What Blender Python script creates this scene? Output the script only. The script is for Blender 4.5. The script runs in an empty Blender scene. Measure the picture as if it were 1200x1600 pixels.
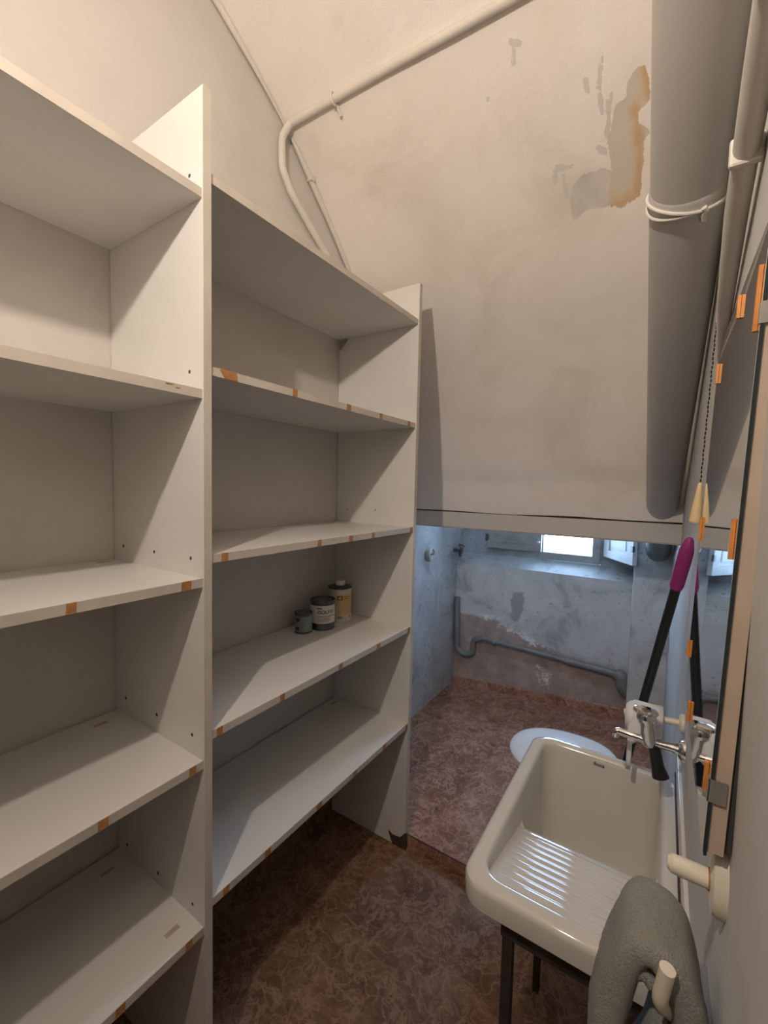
import bpy, bmesh, math, random
from mathutils import Vector, Matrix, noise

random.seed(7)
S = bpy.context.scene
COL = S.collection

# ---------------------------------------------------------------- camera
cam_d = bpy.data.cameras.new('camera'); cam = bpy.data.objects.new('camera', cam_d); COL.objects.link(cam)
YAW, PIT, ROL, FPX = 0.57891512, 0.06019604, 0.0225538, 669.008
fwd = Vector((-math.sin(YAW)*math.cos(PIT), math.cos(YAW)*math.cos(PIT), -math.sin(PIT)))
rt = Vector((math.cos(YAW), math.sin(YAW), 0)); up = rt.cross(fwd)
r2 = rt*math.cos(ROL) + up*math.sin(ROL); u2 = -rt*math.sin(ROL) + up*math.cos(ROL)
m3 = Matrix((r2, u2, -fwd)).transposed()
cam.matrix_world = Matrix.Translation((1.16, 0, 1.40)) @ m3.to_4x4()
cam_d.sensor_fit = 'VERTICAL'; cam_d.sensor_height = 36; cam_d.lens = FPX*36/1600
cam_d.clip_start = 0.01
S.camera = cam

# ---------------------------------------------------------------- world, daylight through the small window, lamp, exposure
w = bpy.data.worlds.new('world'); S.world = w; w.use_nodes = True
bg = w.node_tree.nodes['Background']
bg.inputs[0].default_value = (0.40, 0.64, 1.0, 1); bg.inputs[1].default_value = 31.0
S.view_settings.view_transform = 'Standard'; S.view_settings.look = 'None'
S.view_settings.exposure = 0.0; S.view_settings.gamma = 1.0
S.view_settings.use_curve_mapping = False
LAMP_W, LAMP_C, LAMP_P = 48.0, (1.0, 0.875, 0.755), (0.88, -0.28, 2.24)
# portal: lets the sky through the window be sampled well (adds no light of its own)
pd = bpy.data.lights.new('window_portal', 'AREA'); pd.shape = 'RECTANGLE'; pd.size = 0.42; pd.size_y = 0.58
po = bpy.data.objects.new('window_portal', pd); COL.objects.link(po)
po.location = (0.70, 2.87, 1.27); po.rotation_euler = (math.radians(-90), 0, 0)
pd.cycles.is_portal = True

# ---------------------------------------------------------------- materials
def nt(name):
    m = bpy.data.materials.new(name); m.use_nodes = True
    n = m.node_tree.nodes; l = m.node_tree.links
    return m, n, l, n['Principled BSDF']
def coord(n):
    return n.new('ShaderNodeTexCoord').outputs['Object']
def noise_n(n, l, vec, scale, detail=4, rough=0.55, dist=0.0):
    t = n.new('ShaderNodeTexNoise'); t.inputs['Scale'].default_value = scale
    t.inputs['Detail'].default_value = detail; t.inputs['Roughness'].default_value = rough
    t.inputs['Distortion'].default_value = dist
    if vec is not None: l.new(vec, t.inputs['Vector'])
    return t.outputs['Fac']
def ramp(n, l, fac, stops):
    r = n.new('ShaderNodeValToRGB'); e = r.color_ramp.elements
    while len(e) < len(stops): e.new(0.5)
    for k, (p, c) in enumerate(stops):
        e[k].position = p; e[k].color = (*c, 1) if len(c) == 3 else c
    l.new(fac, r.inputs[0]); return r.outputs[0]
def mixc(n, l, fac, a, b, mode='MIX'):
    x = n.new('ShaderNodeMix'); x.data_type = 'RGBA'; x.blend_type = mode
    if isinstance(fac, float): x.inputs[0].default_value = fac
    else: l.new(fac, x.inputs[0])
    for s, v in ((6, a), (7, b)):
        if isinstance(v, tuple): x.inputs[s].default_value = (*v, 1)
        else: l.new(v, x.inputs[s])
    return x.outputs[2]
def math_n(n, l, op, a, b):
    x = n.new('ShaderNodeMath'); x.operation = op
    for s, v in ((0, a), (1, b)):
        if isinstance(v, (int, float)): x.inputs[s].default_value = v
        else: l.new(v, x.inputs[s])
    return x.outputs[0]
def bump(n, l, b, h, strength=0.2, dist=0.01):
    x = n.new('ShaderNodeBump'); x.inputs['Strength'].default_value = strength; x.inputs['Distance'].default_value = dist
    l.new(h, x.inputs['Height']); l.new(x.outputs[0], b.inputs['Normal'])
def simple(name, c, rough=0.5, metal=0.0, var=0.08, scale=20, bmp=0.0, spec=None):
    m, n, l, b = nt(name)
    v = noise_n(n, l, coord(n), scale)
    lo = tuple(x*(1-var) for x in c); hi = tuple(min(1, x*(1+var)) for x in c)
    l.new(ramp(n, l, v, [(0.3, lo), (0.7, hi)]), b.inputs['Base Color'])
    b.inputs['Roughness'].default_value = rough; b.inputs['Metallic'].default_value = metal
    if spec is not None: b.inputs['Specular IOR Level'].default_value = spec
    if bmp: bump(n, l, b, noise_n(n, l, coord(n), scale*4), bmp, 0.004)
    return m
def attr(n, name):
    a = n.new('ShaderNodeAttribute'); a.attribute_name = name; return a.outputs['Fac']

def plaster(name, c=(0.61, 0.575, 0.53), dirt=(0.54, 0.505, 0.46), rough=0.85):
    m, n, l, b = nt(name); co = coord(n)
    v = noise_n(n, l, co, 2.2, 6, 0.6, 0.4)
    col = ramp(n, l, v, [(0.30, dirt), (0.55, c), (0.9, tuple(min(1, x*1.05) for x in c))])
    fine = noise_n(n, l, co, 90, 3)
    l.new(mixc(n, l, 0.05, col, ramp(n, l, fine, [(0.35, (0.4, 0.37, 0.33)), (0.6, c)])), b.inputs['Base Color'])
    b.inputs['Roughness'].default_value = rough
    h = math_n(n, l, 'ADD', math_n(n, l, 'MULTIPLY', noise_n(n, l, co, 9, 5, 0.6), 1.0), math_n(n, l, 'MULTIPLY', fine, 0.12))
    bump(n, l, b, h, 0.14, 0.010)
    return m

M = {}
M['wall'] = plaster('wall_plaster')
M['doorw'] = simple('dark_wood', (0.10, 0.055, 0.03), 0.4, var=0.2, scale=8)
M['wall_r'] = plaster('wall_plaster_grey', (0.65, 0.63, 0.60), (0.56, 0.54, 0.51), 0.7)

def vault_mat():
    m, n, l, b = nt('ceiling_plaster'); co = coord(n)
    v = noise_n(n, l, co, 2.4, 6, 0.6, 0.5)
    col = ramp(n, l, v, [(0.30, (0.74, 0.665, 0.58)), (0.45, (0.84, 0.77, 0.69)), (0.58, (0.87, 0.80, 0.735)), (0.75, (0.89, 0.84, 0.78))])
    edge = noise_n(n, l, co, 30, 8, 0.72)
    def mask(a, k=0.95):
        s = math_n(n, l, 'ADD', attr(n, a), math_n(n, l, 'MULTIPLY', math_n(n, l, 'SUBTRACT', edge, 0.5), k))
        return ramp(n, l, s, [(0.47, (0, 0, 0)), (0.53, (1, 1, 1))])
    streak = noise_n(n, l, co, 14, 4)
    col = mixc(n, l, mask('scrape', 1.3), col, (0.66, 0.615, 0.575))
    col = mixc(n, l, mask('grey'), col, ramp(n, l, streak, [(0.35, (0.58, 0.53, 0.485)), (0.7, (0.70, 0.64, 0.575))]))
    rs = math_n(n, l, 'ADD', attr(n, 'rust'), math_n(n, l, 'MULTIPLY', math_n(n, l, 'SUBTRACT', streak, 0.5), 1.2))
    tan = ramp(n, l, rs, [(0.10, (0.63, 0.565, 0.48)), (0.45, (0.65, 0.53, 0.39)), (0.85, (0.60, 0.40, 0.24))])
    col = mixc(n, l, mask('tan'), col, tan)
    l.new(col, b.inputs['Base Color']); b.inputs['Roughness'].default_value = 0.75
    h = math_n(n, l, 'ADD', noise_n(n, l, co, 8, 6, 0.62), math_n(n, l, 'MULTIPLY', noise_n(n, l, co, 60, 3), 0.12))
    bump(n, l, b, h, 0.30, 0.014)
    return m
M['vault'] = vault_mat()

def alcove_mat():
    m, n, l, b = nt('alcove_wall_plaster'); co = coord(n)
    v = noise_n(n, l, co, 5, 7, 0.65, 0.6)
    col = ramp(n, l, v, [(0.30, (0.27, 0.265, 0.26)), (0.46, (0.50, 0.49, 0.48)), (0.60, (0.58, 0.57, 0.555)), (0.78, (0.66, 0.65, 0.63))])
    edge = noise_n(n, l, co, 22, 7, 0.7)
    def mask(a, k=0.7, lo=0.42, hi=0.58):
        s = math_n(n, l, 'ADD', attr(n, a), math_n(n, l, 'MULTIPLY', math_n(n, l, 'SUBTRACT', edge, 0.5), k))
        return ramp(n, l, s, [(lo, (0, 0, 0)), (hi, (1, 1, 1))])
    br = ramp(n, l, noise_n(n, l, co, 9, 6, 0.65), [(0.3, (0.30, 0.23, 0.20)), (0.6, (0.44, 0.35, 0.31)), (0.8, (0.55, 0.47, 0.43))])
    col = mixc(n, l, mask('brown'), col, br)
    col = mixc(n, l, mask('dark', 0.9), col, (0.34, 0.33, 0.31))
    col = mixc(n, l, mask('salt', 1.6), col, (0.72, 0.71, 0.70))
    pits = noise_n(n, l, co, 30, 3, 0.5)
    col = mixc(n, l, ramp(n, l, pits, [(0.655, (0, 0, 0)), (0.72, (0.7, 0.7, 0.7))]), col, (0.22, 0.21, 0.21))
    l.new(col, b.inputs['Base Color']); b.inputs['Roughness'].default_value = 0.85
    bump(n, l, b, math_n(n, l, 'ADD', v, math_n(n, l, 'MULTIPLY', edge, 0.4)), 0.35, 0.02)
    return m
M['alcove'] = alcove_mat()

def marble(nm='floor_marble', g=(1, 1, 1)):
    m, n, l, b = nt(nm); co = coord(n)
    def warp(src, scale, amt, det=4):
        d = n.new('ShaderNodeTexNoise'); d.inputs['Scale'].default_value = scale; d.inputs['Detail'].default_value = det
        l.new(src, d.inputs['Vector'])
        sub = n.new('ShaderNodeVectorMath'); sub.operation = 'SUBTRACT'; l.new(d.outputs['Color'], sub.inputs[0]); sub.inputs[1].default_value = (.5, .5, .5)
        sc = n.new('ShaderNodeVectorMath'); sc.operation = 'SCALE'; l.new(sub.outputs[0], sc.inputs[0]); sc.inputs['Scale'].default_value = amt
        ad = n.new('ShaderNodeVectorMath'); ad.operation = 'ADD'; l.new(src, ad.inputs[0]); l.new(sc.outputs[0], ad.inputs[1]); return ad.outputs[0]
    w1 = warp(co, 9, 0.16); w2 = warp(co, 22, 0.07)
    def ridge(vec, scale, lo, hi):
        f = noise_n(n, l, vec, scale, 3, 0.6)
        a = math_n(n, l, 'ABSOLUTE', math_n(n, l, 'SUBTRACT', f, 0.5), 0)
        return ramp(n, l, a, [(lo, (1, 1, 1)), (hi, (0, 0, 0))])
    base = ramp(n, l, noise_n(n, l, w1, 9, 8, 0.68), [(0.30, (0.105, 0.056, 0.034)), (0.47, (0.175, 0.102, 0.066)), (0.60, (0.25, 0.162, 0.115)), (0.75, (0.34, 0.245, 0.19))])
    vo = n.new('ShaderNodeTexVoronoi'); vo.feature = 'DISTANCE_TO_EDGE'; vo.inputs['Scale'].default_value = 17; l.new(w1, vo.inputs['Vector'])
    v0 = ramp(n, l, vo.outputs['Distance'], [(0.0, (1, 1, 1)), (0.07, (0, 0, 0))])
    vo2 = n.new('ShaderNodeTexVoronoi'); vo2.feature = 'DISTANCE_TO_EDGE'; vo2.inputs['Scale'].default_value = 38; l.new(w2, vo2.inputs['Vector'])
    v3 = ramp(n, l, vo2.outputs['Distance'], [(0.0, (1, 1, 1)), (0.09, (0, 0, 0))])
    pa = ramp(n, l, noise_n(n, l, co, 8, 4, 0.6), [(0.38, (0.12, 0.12, 0.12)), (0.62, (1, 1, 1))])
    pb = ramp(n, l, noise_n(n, l, w2, 13, 4, 0.6), [(0.40, (0, 0, 0)), (0.66, (1, 1, 1))])
    c = mixc(n, l, math_n(n, l, 'MULTIPLY', math_n(n, l, 'MULTIPLY', v0, pa), 0.55), base, (0.42, 0.315, 0.25))
    c = mixc(n, l, math_n(n, l, 'MULTIPLY', math_n(n, l, 'MULTIPLY', v3, pb), 0.45), c, (0.42, 0.315, 0.25))
    c = mixc(n, l, math_n(n, l, 'MULTIPLY', ridge(w1, 12, 0.008, 0.035), 0.5), c, (0.40, 0.30, 0.235))
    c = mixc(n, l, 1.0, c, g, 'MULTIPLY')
    l.new(c, b.inputs['Base Color']); b.inputs['Roughness'].default_value = 0.45
    b.inputs['Specular IOR Level'].default_value = 0.25
    bump(n, l, b, noise_n(n, l, co, 25, 3), 0.05, 0.004)
    return m
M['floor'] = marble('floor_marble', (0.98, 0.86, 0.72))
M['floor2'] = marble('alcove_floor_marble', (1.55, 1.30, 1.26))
M['mel'] = simple('white_melamine', (0.70, 0.675, 0.64), 0.40, var=0.035, scale=3.5)
M['edge'] = simple('beige_edge_band', (0.55, 0.49, 0.415), 0.55, var=0.08, scale=14)
M['glue'] = simple('orange_glue', (0.40, 0.185, 0.06), 0.6, var=0.25, scale=60)
M['chip'] = simple('dark_chipboard', (0.075, 0.045, 0.032), 0.9, var=0.3, scale=90, bmp=0.4)
M['hole'] = simple('dark_hole', (0.05, 0.045, 0.04), 0.8)
M['pvc'] = simple('painted_pipe', (0.56, 0.53, 0.49), 0.5, var=0.05, scale=6, bmp=0.05)
M['pvcdark'] = simple('grey_pipe', (0.19, 0.19, 0.19), 0.55, var=0.15, scale=12)
M['conduit'] = simple('painted_conduit', (0.68, 0.63, 0.56), 0.5, var=0.05, scale=15, bmp=0.1)
M['cer'] = simple('white_ceramic', (0.66, 0.63, 0.575), 0.075, var=0.05, scale=6)
M['toilet'] = simple('toilet_plastic', (0.80, 0.80, 0.79), 0.18, var=0.02)
M['chrome'] = simple('chrome', (0.80, 0.80, 0.80), 0.07, 1.0, var=0.02)
M['blackm'] = simple('black_plastic', (0.012, 0.012, 0.013), 0.28, var=0.1)
M['steel'] = simple('dark_steel', (0.055, 0.048, 0.042), 0.5, 0.3, var=0.25, scale=25)
M['clipm'] = simple('steel_clip', (0.42, 0.40, 0.37), 0.35, 0.8, var=0.15)
M['purple'] = simple('purple_grip', (0.28, 0.025, 0.17), 0.5, var=0.08)
M['cream'] = simple('cream_peg', (0.74, 0.68, 0.56), 0.3, var=0.05)
M['ochre'] = simple('pale_wood', (0.72, 0.54, 0.30), 0.6, var=0.08)
M['orange'] = simple('orange_tape', (0.62, 0.23, 0.045), 0.5, var=0.15, scale=60)
M['board'] = simple('pink_beige_board', (0.50, 0.39, 0.30), 0.6, var=0.06, scale=30)
M['glassedge'] = simple('dark_glass_edge', (0.02, 0.03, 0.032), 0.15)
M['wframe'] = simple('window_paint', (0.40, 0.37, 0.34), 0.5, var=0.2, scale=14)
M['shut_d'] = simple('shutter_brown_grey', (0.40, 0.36, 0.32), 0.6, var=0.2, scale=12)
M['shut_w'] = simple('shutter_white', (0.74, 0.73, 0.71), 0.5, var=0.08, scale=12)
M['paper'] = simple('white_paper', (0.82, 0.81, 0.79), 0.8, var=0.03)
M['brass'] = simple('old_metal', (0.16, 0.15, 0.14), 0.4, 0.7, var=0.2)
M['tin'] = simple('dull_tin', (0.23, 0.235, 0.23), 0.35, 0.75, var=0.2, scale=40)
M['tindark'] = simple('dark_tin', (0.10, 0.10, 0.10), 0.4, 0.6, var=0.2, scale=40)
M['label_w'] = simple('white_label', (0.66, 0.62, 0.57), 0.45, var=0.05)
M['label_o'] = simple('orange_label', (0.58, 0.38, 0.18), 0.45, var=0.08)
M['label_b'] = simple('grey_label', (0.20, 0.235, 0.23), 0.45, var=0.2, scale=60)
M['cream_can'] = simple('cream_can', (0.58, 0.51, 0.41), 0.4, var=0.05)
M['ink'] = simple('black_ink', (0.03, 0.03, 0.03), 0.6)
M['red'] = simple('red_ink', (0.35, 0.05, 0.04), 0.6)
M['socket'] = simple('old_ivory_plastic', (0.50, 0.47, 0.40), 0.4, var=0.05)
M['caulk'] = simple('tile_strip', (0.70, 0.69, 0.67), 0.3, var=0.05)
M['mirror'] = simple('mirror_silver', (0.78, 0.80, 0.79), 0.02, 1.0, var=0.01)

def towel_mat():
    m, n, l, b = nt('terry_cloth'); co = coord(n)
    v = noise_n(n, l, co, 55, 5, 0.7); f = noise_n(n, l, co, 620, 3, 0.7)
    l.new(mixc(n, l, 0.5, ramp(n, l, v, [(0.3, (0.40, 0.395, 0.345)), (0.7, (0.56, 0.55, 0.49))]), ramp(n, l, f, [(0.3, (0.30, 0.295, 0.26)), (0.7, (0.66, 0.65, 0.59))])), b.inputs['Base Color'])
    b.inputs['Roughness'].default_value = 0.95; b.inputs['Specular IOR Level'].default_value = 0.1
    bump(n, l, b, noise_n(n, l, co, 420, 4, 0.75), 1.0, 0.006); return m
M['towel'] = towel_mat()
def glass_mat():
    m, n, l, b = nt('window_glass'); o = n['Material Output']
    t = n.new('ShaderNodeBsdfTransparent'); g = n.new('ShaderNodeBsdfGlossy'); g.inputs['Roughness'].default_value = 0.02
    x = n.new('ShaderNodeMixShader'); x.inputs[0].default_value = 0.06
    l.new(t.outputs[0], x.inputs[1]); l.new(g.outputs[0], x.inputs[2]); l.new(x.outputs[0], o.inputs[0]); n.remove(b)
    return m
M['glass'] = glass_mat()

# ---------------------------------------------------------------- helpers
def root_loc(o):
    v = Vector((0, 0, 0))
    while o is not None: v += o.location; o = o.parent
    return v
def thing(name, label=None, cat=None, loc=(0, 0, 0), group=None, kind=None):
    o = bpy.data.objects.new(name, None); COL.objects.link(o); o.location = loc; o.empty_display_size = 0.05
    tag(o, label, cat, group, kind); return o
def tag(o, label=None, cat=None, group=None, kind=None):
    if label: o['label'] = label
    if cat: o['category'] = cat
    if group: o['group'] = group
    if kind: o['kind'] = kind
    return o
class MB:
    """collects shapes in world coordinates; build() links them as one mesh object"""
    def __init__(s): s.bm = bmesh.new()
    def box(s, a, b, bev=0.0, seg=2):
        t = bmesh.new(); bmesh.ops.create_cube(t, size=1)
        for v in t.verts:
            v.co = Vector([(a[k]+b[k])/2 + v.co[k]*abs(b[k]-a[k]) for k in range(3)])
        if bev: bmesh.ops.bevel(t, geom=t.edges[:], offset=bev, segments=seg, profile=0.5, affect='EDGES')
        s._in(t); return s
    def _in(s, t, mat=None):
        if mat is not None: t.transform(mat)
        me = bpy.data.meshes.new('tmp'); t.to_mesh(me); t.free(); s.bm.from_mesh(me); bpy.data.meshes.remove(me)
    def tube(s, pts, r, seg=14, cap=True):
        pts = [Vector(p) for p in pts]; rs = r if isinstance(r, (list, tuple)) else [r]*len(pts)
        n = len(pts); rings = []
        tan = []
        for i in range(n):
            a = pts[max(0, i-1)]; b = pts[min(n-1, i+1)]; tan.append((b-a).normalized())
        ref = Vector((0, 0, 1)) if abs(tan[0].z) < 0.9 else Vector((1, 0, 0))
        nx = tan[0].cross(ref).normalized()
        for i in range(n):
            nx = (nx - tan[i]*nx.dot(tan[i])).normalized(); ny = tan[i].cross(nx)
            rings.append([s.bm.verts.new(pts[i] + (nx*math.cos(2*math.pi*k/seg) + ny*math.sin(2*math.pi*k/seg))*rs[i]) for k in range(seg)])
        for i in range(n-1):
            for k in range(seg):
                s.bm.faces.new((rings[i][k], rings[i][(k+1) % seg], rings[i+1][(k+1) % seg], rings[i+1][k]))
        if cap:
            s.bm.faces.new(rings[0][::-1]); s.bm.faces.new(rings[-1])
        return s
    def lathe(s, base, prof, axis=(0, 0, 1), seg=32):
        """profile [(radius, height)] turned about axis from base"""
        ax = Vector(axis).normalized(); ref = Vector((1, 0, 0)) if abs(ax.x) < 0.9 else Vector((0, 1, 0))
        a = ax.cross(ref).normalized(); b = ax.cross(a); base = Vector(base); rings = []
        for r, h in prof:
            if r < 1e-6: rings.append([s.bm.verts.new(base + ax*h)])
            else: rings.append([s.bm.verts.new(base + ax*h + (a*math.cos(2*math.pi*k/seg) + b*math.sin(2*math.pi*k/seg))*r) for k in range(seg)])
        for i in range(len(rings)-1):
            p, q = rings[i], rings[i+1]
            for k in range(seg):
                k2 = (k+1) % seg
                if len(p) == 1 and len(q) == 1: continue
                if len(p) == 1: s.bm.faces.new((p[0], q[k2], q[k]))
                elif len(q) == 1: s.bm.faces.new((p[k], p[k2], q[0]))
                else: s.bm.faces.new((p[k], p[k2], q[k2], q[k]))
        return s
    def prism(s, poly, vec):
        v = Vector(vec); a = [s.bm.verts.new(p) for p in poly]; b = [s.bm.verts.new(Vector(p)+v) for p in poly]
        n = len(poly); s.bm.faces.new(a[::-1]); s.bm.faces.new(b)
        for k in range(n): s.bm.faces.new((a[k], a[(k+1) % n], b[(k+1) % n], b[k]))
        return s
    def loops(s, loops, cap0=False, cap1=False, closed=True):
        R = [[s.bm.verts.new(p) for p in L] for L in loops]
        for i in range(len(R)-1):
            n = len(R[i])
            for k in range(n if closed else n-1):
                s.bm.faces.new((R[i][k], R[i][(k+1) % n], R[i+1][(k+1) % n], R[i+1][k]))
        if cap0: s.bm.faces.new(R[0][::-1])
        if cap1: s.bm.faces.new(R[-1])
        return s
    def build(s, name, mat, parent=None, smooth=False, label=None, cat=None, group=None, kind=None, origin=None):
        bmesh.ops.recalc_face_normals(s.bm, faces=s.bm.faces[:])
        off = root_loc(parent) if parent is not None else Vector(origin or (0, 0, 0))
        for v in s.bm.verts: v.co -= off
        me = bpy.data.meshes.new(name); s.bm.to_mesh(me); s.bm.free()
        me.materials.append(mat)
        o = bpy.data.objects.new(name, me); COL.objects.link(o)
        if parent is not None: o.parent = parent
        elif origin: o.location = origin
        if smooth:
            for p in me.polygons: p.use_smooth = True
            if smooth != 'all':
                import math as _m
                me.set_sharp_from_angle(angle=_m.radians(38))
        tag(o, label, cat, group, kind); return o
def smooth_path(pts, n=8):
    P = [Vector(p) for p in pts]; out = []
    for i in range(len(P)-1):
        a = P[max(0, i-1)]; b = P[i]; c = P[i+1]; d = P[min(len(P)-1, i+2)]
        for k in range(n):
            t = k/n
            out.append(0.5*((2*b) + (c-a)*t + (2*a-5*b+4*c-d)*t*t + (3*b-a-3*c+d)*t**3))
    out.append(P[-1]); return out
def bend_path(pts, rad=0.03, n=6):
    """polyline with rounded corners"""
    P = [Vector(p) for p in pts]; out = [P[0]]
    for i in range(1, len(P)-1):
        a = (P[i-1]-P[i]); c = (P[i+1]-P[i]); d = min(rad, a.length*0.45, c.length*0.45)
        p0 = P[i]+a.normalized()*d; p1 = P[i]+c.normalized()*d
        for k in range(n+1):
            t = k/n; out.append(p0*(1-t)**2 + P[i]*2*t*(1-t) + p1*t*t)
    out.append(P[-1]); return out
def pts_in(x, y, poly):
    c = False; j = len(poly)-1
    for i in range(len(poly)):
        xi, yi = poly[i]; xj, yj = poly[j]
        if (yi > y) != (yj > y) and x < (xj-xi)*(y-yi)/(yj-yi)+xi: c = not c
        j = i
    return c
def seg_dist(x, y, a, b):
    vx, vy = b[0]-a[0], b[1]-a[1]; L = vx*vx+vy*vy or 1e-9
    t = max(0, min(1, ((x-a[0])*vx+(y-a[1])*vy)/L)); return math.hypot(x-a[0]-t*vx, y-a[1]-t*vy)
def soft(x, y, poly, wdt):
    d = min(seg_dist(x, y, poly[i], poly[(i+1) % len(poly)]) for i in range(len(poly)))
    return max(0, min(1, 0.5 + (d if pts_in(x, y, poly) else -d)/(2*wdt)))
def add_attr(me, name, vals):
    a = me.attributes.new(name, 'FLOAT', 'POINT'); a.data.foreach_set('value', vals)
def text_mesh(name, body, size, mat, parent, fn, bold=0.0):
    """flat lettering; fn maps text-plane x,y (metres, centred) to a world point"""
    c = bpy.data.curves.new(name, 'FONT'); c.body = body; c.size = size; c.align_x = 'CENTER'; c.align_y = 'CENTER'; c.offset = bold
    t = bpy.data.objects.new(name+'_tmp', c); COL.objects.link(t)
    dg = bpy.context.evaluated_depsgraph_get(); me = bpy.data.meshes.new_from_object(t.evaluated_get(dg))
    bpy.data.objects.remove(t); bpy.data.curves.remove(c)
    off = root_loc(parent)
    for v in me.vertices: v.co = Vector(fn(v.co.x, v.co.y)) - off
    me.materials.clear(); me.materials.append(mat)
    o = bpy.data.objects.new(name, me); COL.objects.link(o); o.parent = parent; return o

# ================================================================ THE SETTING
XW = 1.224          # right wall
ZF = -0.03          # front floor
YB = 2.70           # back wall of the alcove
PROF = [(-1.1, 3.14), (0, 3.05), (.5, 2.93), (.82, 2.79), (.946, 2.723), (1.09, 2.633), (1.21, 2.532), (1.33, 2.423), (1.454, 2.30),
        (1.59, 2.141), (1.712, 2.00), (1.80, 1.873), (1.874, 1.741), (1.945, 1.58), (2.008, 1.422), (2.042, 1.282)]
def vz(y):
    for (a, za), (b, zb) in zip(PROF, PROF[1:]):
        if y <= b: return za + (zb-za)*(y-a)/(b-a)
    return PROF[-1][1]

# floors
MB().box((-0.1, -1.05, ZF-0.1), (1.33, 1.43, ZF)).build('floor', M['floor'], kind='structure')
def zalc(x, y):
    s = max(0, min(1, (y-1.43)/0.8)); s = s*s*(3-2*s)
    return 0.012 + 0.052*s + 0.070*max(0, min(1, x/1.1))*max(0, (y-1.43)/1.27)
mb = MB(); NX, NY = 24, 28; top = []
for j in range(NY+1):
    y = 1.43 + (2.82-1.43)*j/NY
    top.append([mb.bm.verts.new((-0.05+1.33*i/NX, y, zalc(-0.05+1.33*i/NX, y))) for i in range(NX+1)])
for j in range(NY):
    for i in range(NX): mb.bm.faces.new((top[j][i], top[j][i+1], top[j+1][i+1], top[j+1][i]))
lo = [mb.bm.verts.new((v.co.x, v.co.y, ZF-0.1)) for v in top[0]]
for i in range(NX): mb.bm.faces.new((top[0][i], top[0][i+1], lo[i+1], lo[i]))
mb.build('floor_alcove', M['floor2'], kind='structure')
MB().box((0.0, 1.4305, -0.004), (XW, 1.4355, 0.0145), 0.001).build('trim_2', M['chip'], kind='structure',
    label='thin dark metal nosing along the floor step')

MB().box((0.0, -1.04, ZF), (0.0018, 1.43, 0.045), 0.0006, 1).build('wall_foot_strip', M['floor'], kind='structure', label='dark brown strip along the wall foot under the shelves')  # thin dark strip in the floor material, covering the foot of the wall
# left wall: grid in the alcove for grime, plain in front
def wall_grid(name, p0, du, dv, nu, nv, mat, attrs):
    mb = MB(); p0 = Vector(p0); du = Vector(du); dv = Vector(dv); R = []
    for j in range(nv+1): R.append([mb.bm.verts.new(p0 + du*(i/nu) + dv*(j/nv)) for i in range(nu+1)])
    for j in range(nv):
        for i in range(nu): mb.bm.faces.new((R[j][i], R[j][i+1], R[j+1][i+1], R[j+1][i]))
    mb.bm.verts.index_update(); cos = [v.co.copy() for v in mb.bm.verts]
    o = mb.build(name, mat, kind='structure')
    for an, f in attrs.items(): add_attr(o.data, an, [f(c) for c in cos])
    return o
MB().box((-0.1, -1.05, -0.13), (0.0, 1.45, 3.25)).build('wall_left', M['wall'], kind='structure')
wl = wall_grid('wall_left_alcove', (0, 1.45, -0.13), (0, 1.45, 0), (0, 0, 2.6), 60, 100, M['alcove'],
    {'brown': lambda c: 0.0, 'dark': lambda c: 0.36 if c.y > 1.9 and c.z < 0.75 else 0.2, 'salt': lambda c: 0.15})
# right wall (slightly skewed in the alcove)
MB().prism([(XW, -1.05, -0.13), (XW, 2.06, -0.13), (1.203, 2.82, -0.13), (1.34, 2.82, -0.13), (1.34, -1.05, -0.13)], (0, 0, 3.38)).build('wall_right', M['wall_r'], kind='structure')
# unseen wall behind the camera; dark door added to absorb bounced light
MB().box((-0.1, -1.15, -0.13), (1.34, -1.05, 3.25)).build('wall_front', M['wall'], kind='structure')
DR = thing('added_door', 'unseen dark wooden door added behind the camera to absorb bounced light', None, (0.6, -1.03, ZF), kind='structure')
MB().box((0.12, -1.049, ZF), (1.08, -1.00, 2.10), .004).build('added_door_leaf', M['doorw'], DR)
for z0, z1 in ((.15, .95), (1.15, 1.95)): MB().box((.28, -1.00, z0), (.92, -0.99, z1), .004).build('panel', M['doorw'], DR)
MB().box((.02, -1.049, ZF), (.12, -0.98, 2.20), .004).box((1.08, -1.049, ZF), (1.18, -0.98, 2.20), .004).box((.02, -1.049, 2.10), (1.18, -0.98, 2.20), .004).build('added_door_frame', M['doorw'], DR)

# back wall of the alcove: lower face, sloping ledge, upper part around the window opening
WX0, WX1, WZ0, WZ1, YW = 0.515, 0.862, 0.965, 1.55, 2.80
BROWN = [(-0.05, 0.54), (.131, .552), (.219, .556), (.305, .555), (.357, .506), (.472, .481), (.627, .434), (.701, .42), (.989, .404), (1.2, .36), (1.2, -0.1), (-0.05, -0.1)]
DK = [(.381, .743), (.452, .754), (.456, .657), (.428, .57), (.379, .569)]
SALT = [(.16, .60), (.31, .585), (.36, .53), (.48, .505), (.62, .45), (.62, .40), (.47, .44), (.34, .47), (.28, .52), (.18, .53)]
SALT2 = [(.52, .33), (.62, .33), (.68, .16), (.55, .20)]
def sl(poly, wdt): return lambda c: soft(c.x, c.z, poly, wdt)
wb = wall_grid('wall_back', (-0.05, YB, -0.13), (1.33, 0, 0), (0, 0, 1.03), 100, 80, M['alcove'],
    {'brown': sl(BROWN, 0.05), 'dark': sl(DK, 0.04),
     'salt': lambda c: max(soft(c.x, c.z, SALT, 0.04), soft(c.x, c.z, SALT2, 0.05))*0.62})
mb = MB()   # sloping ledge + upper wall pieces
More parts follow.
